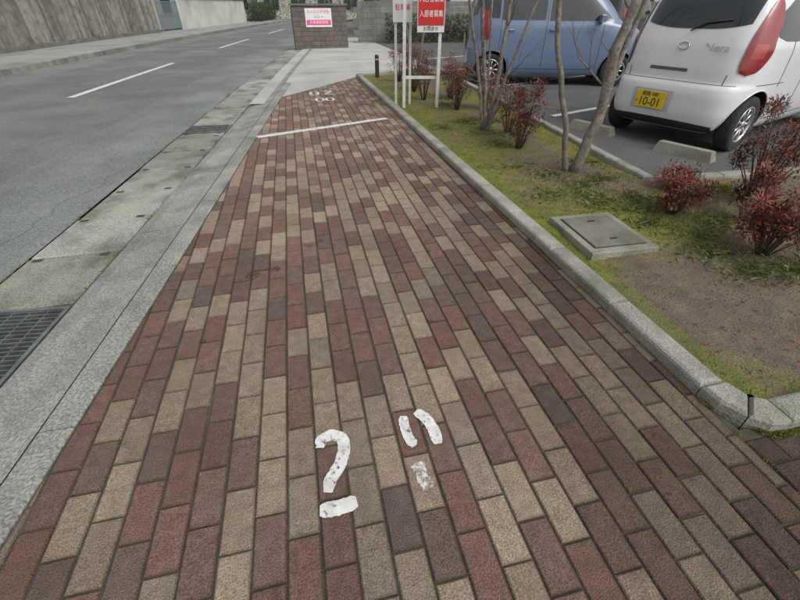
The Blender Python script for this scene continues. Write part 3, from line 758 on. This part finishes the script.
def wheel(name,par,loc,sg,r,style):
    mb=MB(); seg=40
    prof=[(r*.64,-.07,0),(r*.70,-.078,0),(r*.9,-.08,0),(r*.975,-.066,0),(r,-.045,0),(r,.045,0),(r*.975,.066,0),(r*.9,.08,0),(r*.70,.078,0),(r*.64,.066,0)]
    def lathe(prof,m):
        vs=[];fs=[]
        for k in range(seg):
            a=2*math.pi*k/seg
            for p in prof: vs.append((p[0]*math.cos(a),p[1],p[0]*math.sin(a)))
        n=len(prof)
        for k in range(seg):
            j=(k+1)%seg
            for i in range(n-1): fs.append((k*n+i,k*n+i+1,j*n+i+1,j*n+i))
        mb.add(vs,fs,m)
    lathe(prof,0)
    y=sg*.068
    lathe([(r*.66,y,0),(r*.655,y+sg*.008,0),(r*.60,y+sg*.006,0),(r*.58,y-sg*.02,0),(r*.56,-y*.5,0)],1)
    lathe([(.001,y-sg*.045,0),(r*.58,y-sg*.05,0)],2)
    lathe([(.001,y+sg*.006,0),(r*.13,y+sg*.004,0),(r*.17,y-sg*.008,0),(r*.17,y-sg*.03,0)],1)
    ns=9
    for k in range(ns):
        a=2*math.pi*k/ns
        M=Matrix.Rotation(-a,4,'Y'); c=M@Vector((r*.38,y-sg*.012,0))
        mb.box((c.x,c.y,c.z),(r*.46,.02,.02+.004),0,1,(1,1,1),0,M)
    o=mb.build(name,[m_tyre,m_rim,m_blackpl],par,True,loc=loc); 
    return o

# white hatchback
white_paint=mat('white_car_paint',(.74,.75,.76),(.72,.73,.74),1,.3,coat=.8)
T1=[(.19,.10,3.30,.66),(.25,.035,3.36,.70),(.40,.0,3.395,.732),(.52,.0,3.395,.738),(.62,.015,3.38,.738),(.66,.05,3.37,.737),(.78,.06,3.33,.735),(.90,.075,3.2,.73),(.97,.085,2.95,.722),(1.03,.10,2.66,.705),(1.2,.16,2.42,.665),(1.36,.235,2.15,.615),(1.44,.30,1.98,.57),(1.485,.42,1.8,.50),(1.505,.62,1.6,.38)]
w=Car('parked_hatchback',T1,(3.94,4.13,-.012),math.radians(20),white_paint,axles=(.46,2.92))
w.body(); w.wheels()
w.patch('rear_window',w.rear,-.50,.50,lambda t:1.12+.05*abs(2*t-1)**3,lambda t:1.405-.05*abs(2*t-1)**4,m_cglass,40,10)
for sg in(-1,1):
    mb=MB(); vs=[];fs=[];n=26;r=12
    for i in range(n+1):
        t=i/n; z=.75+.62*t
        bl=(math.sin(math.pi*min(1,t)**.62))**.5 if 0<t<1 else 0
        mid=.66+.22*t; qa=mid-.26*bl; qb=mid+.42*bl*(.6+.4*t)
        for k in range(r+1): vs.append(w.ang(math.pi-sg*(qa+(qb-qa)*k/r),z,.012))
    for i in range(n):
        for k in range(r): A=i*(r+1)+k; fs.append((A,A+1,A+r+2,A+r+1))
    mb.add(vs,fs)
    for idx,f in enumerate(mb.f):
        i=idx//r; k=idx%r
        if 6<=i<=10 and 3<=k<=8: mb.m[idx]=1
    mb.build('tail_lamp_%s'%('l' if sg>0 else 'r'),[m_lampred,m_lampor],w.e,True)
    S=lambda x,z,off=.004,sg=sg: w.side(x,z,sg,off)
    w.patch('side_window_rear_%s'%('l' if sg>0 else 'r'),S,.42,1.32,lambda t:1.03-.02*t+.2*max(0,.18-t),lambda t:1.36+.035*t-.5*max(0,.2-t),m_cglass)
    w.patch('side_window_front_%s'%('l' if sg>0 else 'r'),S,1.38,2.45,lambda t:1.01-.02*t,lambda t:1.395-.36*max(0,t-.42)/.58,m_cglass)
    for xx in(1.35,2.42,.78):
        z0,z1=(.3,1.38) if xx==1.35 else ((.3,1.0) if xx==2.42 else (.62,1.05))
        w.line('door_gap',[S(xx,z0+(z1-z0)*i/12,.001) for i in range(13)],.0035,m_seam)
    w.line('sill_gap',[S(.80+1.6*i/16,.3,.001) for i in range(17)],.0035,m_seam)
    for xx in(1.22,2.1):
        mb=MB(); mb.tube([S(xx-.09,.86,.004),S(xx-.07,.865,.026),S(xx+.07,.865,.026),S(xx+.09,.86,.004)],.011,8); mb.build('door_handle',[white_paint],w.e,True)
    for ax in w.axles:
        pts=[]
        for i in range(25):
            a=math.pi*(-.02+1.04*i/24); zz=.285+(w.wr+.045)*math.sin(a); xx=ax+(w.wr+.045)*math.cos(a)
            pts.append(S(xx,max(.2,zz),.001))
        w.line('arch_lip',pts,.008,white_paint)
pts=[w.rear(-.60+1.2*i/30,.655,.001) for i in range(31)]; w.line('bumper_gap',pts,.004,m_seam)
for sg in(-1,1):
    w.line('hatch_gap',[w.rear(sg*(.50+.03*(i/10)),.66+.45*i/10,.001) for i in range(3)],.0035,m_seam)
    w.line('bumper_corner_gap',[w.ang(math.pi-sg*(1.0+.45*i/12),.655,.001) for i in range(13)],.0035,m_seam)
w.patch('bumper_lower_trim',w.rear,-.55,.55,lambda t:.20,lambda t:.285-.02*abs(2*t-1)**4,m_blackpl,30,5)
w.patch('plate_recess',w.rear,-.10,.34,lambda t:.35,lambda t:.56,mat('recess',(.5,.5,.51),None,5,.5),16,4)
pe=empty('number_plate'); pe.parent=w.e; pe.location=(-.02,.115,.455)
mb=MB(); mb.box((0,0,0),(.008,.33,.165),0,0,bev=.002); mb.build('plate',[m_yel],pe)
text('plate_number','10-01',.12,m_blk,pe,(-.0055,0,-.028),(math.pi/2,0,-math.pi/2),sx=.92)
text('plate_region','姫路 580',.05,m_blk,pe,(-.0055,.01,.052),(math.pi/2,0,-math.pi/2))
text('plate_kana','さ',.035,m_blk,pe,(-.0055,.148,-.028),(math.pi/2,0,-math.pi/2))
w.patch('handle_recess',w.rear,-.13,.27,lambda t:.745,lambda t:.775,mat('recess_dark',(.10,.10,.10),None,5,.5),16,3)
p=w.rear(-.32,.97,.006); text('model_badge','Nera',.095,m_chrome,w.e,p,(math.pi/2-.08,0,-math.pi/2-.06),.002,sx=1.2)
mb=MB()
mb.tube([w.rear(.0+.05*math.cos(a*math.pi/12),.97+.032*math.sin(a*math.pi/12),.006) for a in range(25)],.006,6); mb.build('maker_badge',[m_chrome],w.e,True)
w.patch('windscreen',w.front,-.56,.56,lambda t:1.05,lambda t:1.40,m_cglass,20,10)
w.patch('front_grille',w.front,-.4,.4,lambda t:.3,lambda t:.5,m_blackpl,12,4)
for sg in(-1,1): w.patch('headlamp',w.front,sg*.42,sg*.62,lambda t:.66,lambda t:.84,m_lampor,8,6)
w.line('rear_wiper',[w.rear(.0,1.10,.02),w.rear(-.12,1.17,.02),w.rear(-.33,1.2,.02)],.007,m_blackpl)

# blue wagon
T2=[(.19,.08,3.32,.66),(.26,.02,3.38,.70),(.42,.0,3.40,.732),(.60,.01,3.39,.738),(.75,.04,3.36,.737),(.9,.05,3.28,.733),(1.0,.06,3.12,.725),(1.07,.07,2.9,.71),(1.25,.09,2.72,.68),(1.45,.13,2.5,.64),(1.55,.17,2.38,.60),(1.60,.25,2.25,.54),(1.63,.42,2.05,.42)]
blue_paint=mat('blue_car_paint',(.15,.205,.32),(.14,.195,.30),1,.32,coat=.8)
def wagon(name,tab,loc,rz,paint,sc_=1):
    v=Car(name,tab,loc,rz,paint,axles=(.50,2.9)); v.body(); v.wheels(); v.e.scale=(sc_,sc_,sc_)
    v.patch('rear_window',v.rear,-.58,.58,lambda t:1.13+.04*abs(2*t-1)**3,lambda t:1.48-.04*abs(2*t-1)**4,m_cglass,30,8)
    v.patch('windscreen',v.front,-.56,.56,lambda t:1.1,lambda t:1.5,m_cglass,20,8)
    for sg in(-1,1):
        S=lambda x,z,off=.004,sg=sg: v.side(x,z,sg,off)
        v.patch('side_window_q',S,.22,.58,lambda t:1.12,lambda t:1.44+.05*t-.4*max(0,.2-t),m_cglass,10)
        v.patch('side_window_rear',S,.63,1.42,lambda t:1.09,lambda t:1.50,m_cglass,12)
        v.patch('side_window_front',S,1.50,2.62,lambda t:1.08,lambda t:1.51-.38*max(0,t-.55)/.45,m_cglass,20)
        for xx in(1.46,2.5,.62): v.line('door_gap',[S(xx,.32+(.7 if xx==2.5 else 1.15)*i/12,.001) for i in range(13)],.0035,m_seam)
        v.line('sill_gap',[S(.85+1.6*i/16,.3,.001) for i in range(17)],.0035,m_seam)
        for xx in(.78,1.62): mb=MB(); mb.tube([S(xx-.09,.93,.004),S(xx-.07,.935,.026),S(xx+.07,.935,.026),S(xx+.09,.93,.004)],.012,8); mb.build('door_handle',[paint],v.e,True)
        mb=MB(); vs=[];fs=[]
        for i in range(13):
            z=.78+.45*i/12
            for k in range(7): vs.append(v.ang(math.pi-sg*(.86+.22*k/6),z,.008))
        for i in range(12):
            for k in range(6): A=i*7+k; fs.append((A,A+1,A+8,A+7))
        mb.add(vs,fs); mb.build('tail_lamp',[m_lampred],v.e,True)
        v.patch('headlamp',v.front,sg*.4,sg*.64,lambda t:.68,lambda t:.9,m_lampor,8,6)
        for ax in v.axles:
            v.line('arch_lip',[S(ax+.32*math.cos(math.pi*i/24),max(.2,.285+.32*math.sin(math.pi*i/24)),.001) for i in range(25)],.008,paint)
        mb=MB(); c=S(2.42,1.12,.10); mb.box(tuple(c),(.08,.16,.12),0,0,bev=.02); mb.build('door_mirror',[paint],v.e)
    v.patch('bumper_lower_trim',v.rear,-.55,.55,lambda t:.20,lambda t:.29,m_blackpl,20,4)
    v.line('bumper_gap',[v.rear(-.6+1.2*i/30,.62,.001) for i in range(31)],.004,m_seam)
    pe=empty('number_plate'); pe.parent=v.e; pe.location=(-.015,.1,.76); mb=MB(); mb.box((0,0,0),(.01,.33,.165)); mb.build('plate',[m_yel],pe)
    return v
wagon('parked_wagon',T2,(3.55,9.34,-.012),math.radians(-18),blue_paint)
wagon('parked_wagon',T2,(10.3,14.6,-.012),math.radians(30),mat('dark_car_paint',(.03,.033,.04),None,1,.3,coat=.8))
wagon('parked_wagon',T2,(8.2,17.2,-.012),math.radians(15),mat('silver_car_paint',(.45,.46,.47),None,1,.3,coat=.8))

# ---------------------------------------------------------------- world, sun, camera
wd=bpy.data.worlds.new('World'); sc.world=wd; wd.use_nodes=True; nt=wd.node_tree; bg=nt.nodes['Background']
sky=nt.nodes.new('ShaderNodeTexSky'); sky.sky_type='NISHITA'; sky.sun_disc=False; sky.sun_elevation=math.radians(50); sky.sun_rotation=math.radians(150); sky.air_density=1.5; sky.dust_density=4
hs=nt.nodes.new('ShaderNodeHueSaturation'); hs.inputs['Saturation'].default_value=.22
nt.links.new(sky.outputs[0],hs.inputs['Color']); nt.links.new(hs.outputs[0],bg.inputs[0]); bg.inputs[1].default_value=.15
sl=bpy.data.lights.new('sun','SUN'); sl.energy=.95; sl.angle=math.radians(35); sl.color=(1,.97,.93); so=bpy.data.objects.new('sun',sl); sc.collection.objects.link(so)
el,az=math.radians(50),math.radians(150)
dv_=Vector((math.sin(az)*math.cos(el),math.cos(az)*math.cos(el),math.sin(el))); so.rotation_euler=dv_.to_track_quat('Z','Y').to_euler()
cd=bpy.data.cameras.new('camera'); cd.lens=18; cd.sensor_width=36; cd.clip_end=2000; cd.clip_start=.02
co=bpy.data.objects.new('camera',cd); sc.collection.objects.link(co); co.location=(0,0,1.3); co.rotation_euler=(math.radians(90-36.4),0,math.radians(-13)); sc.camera=co
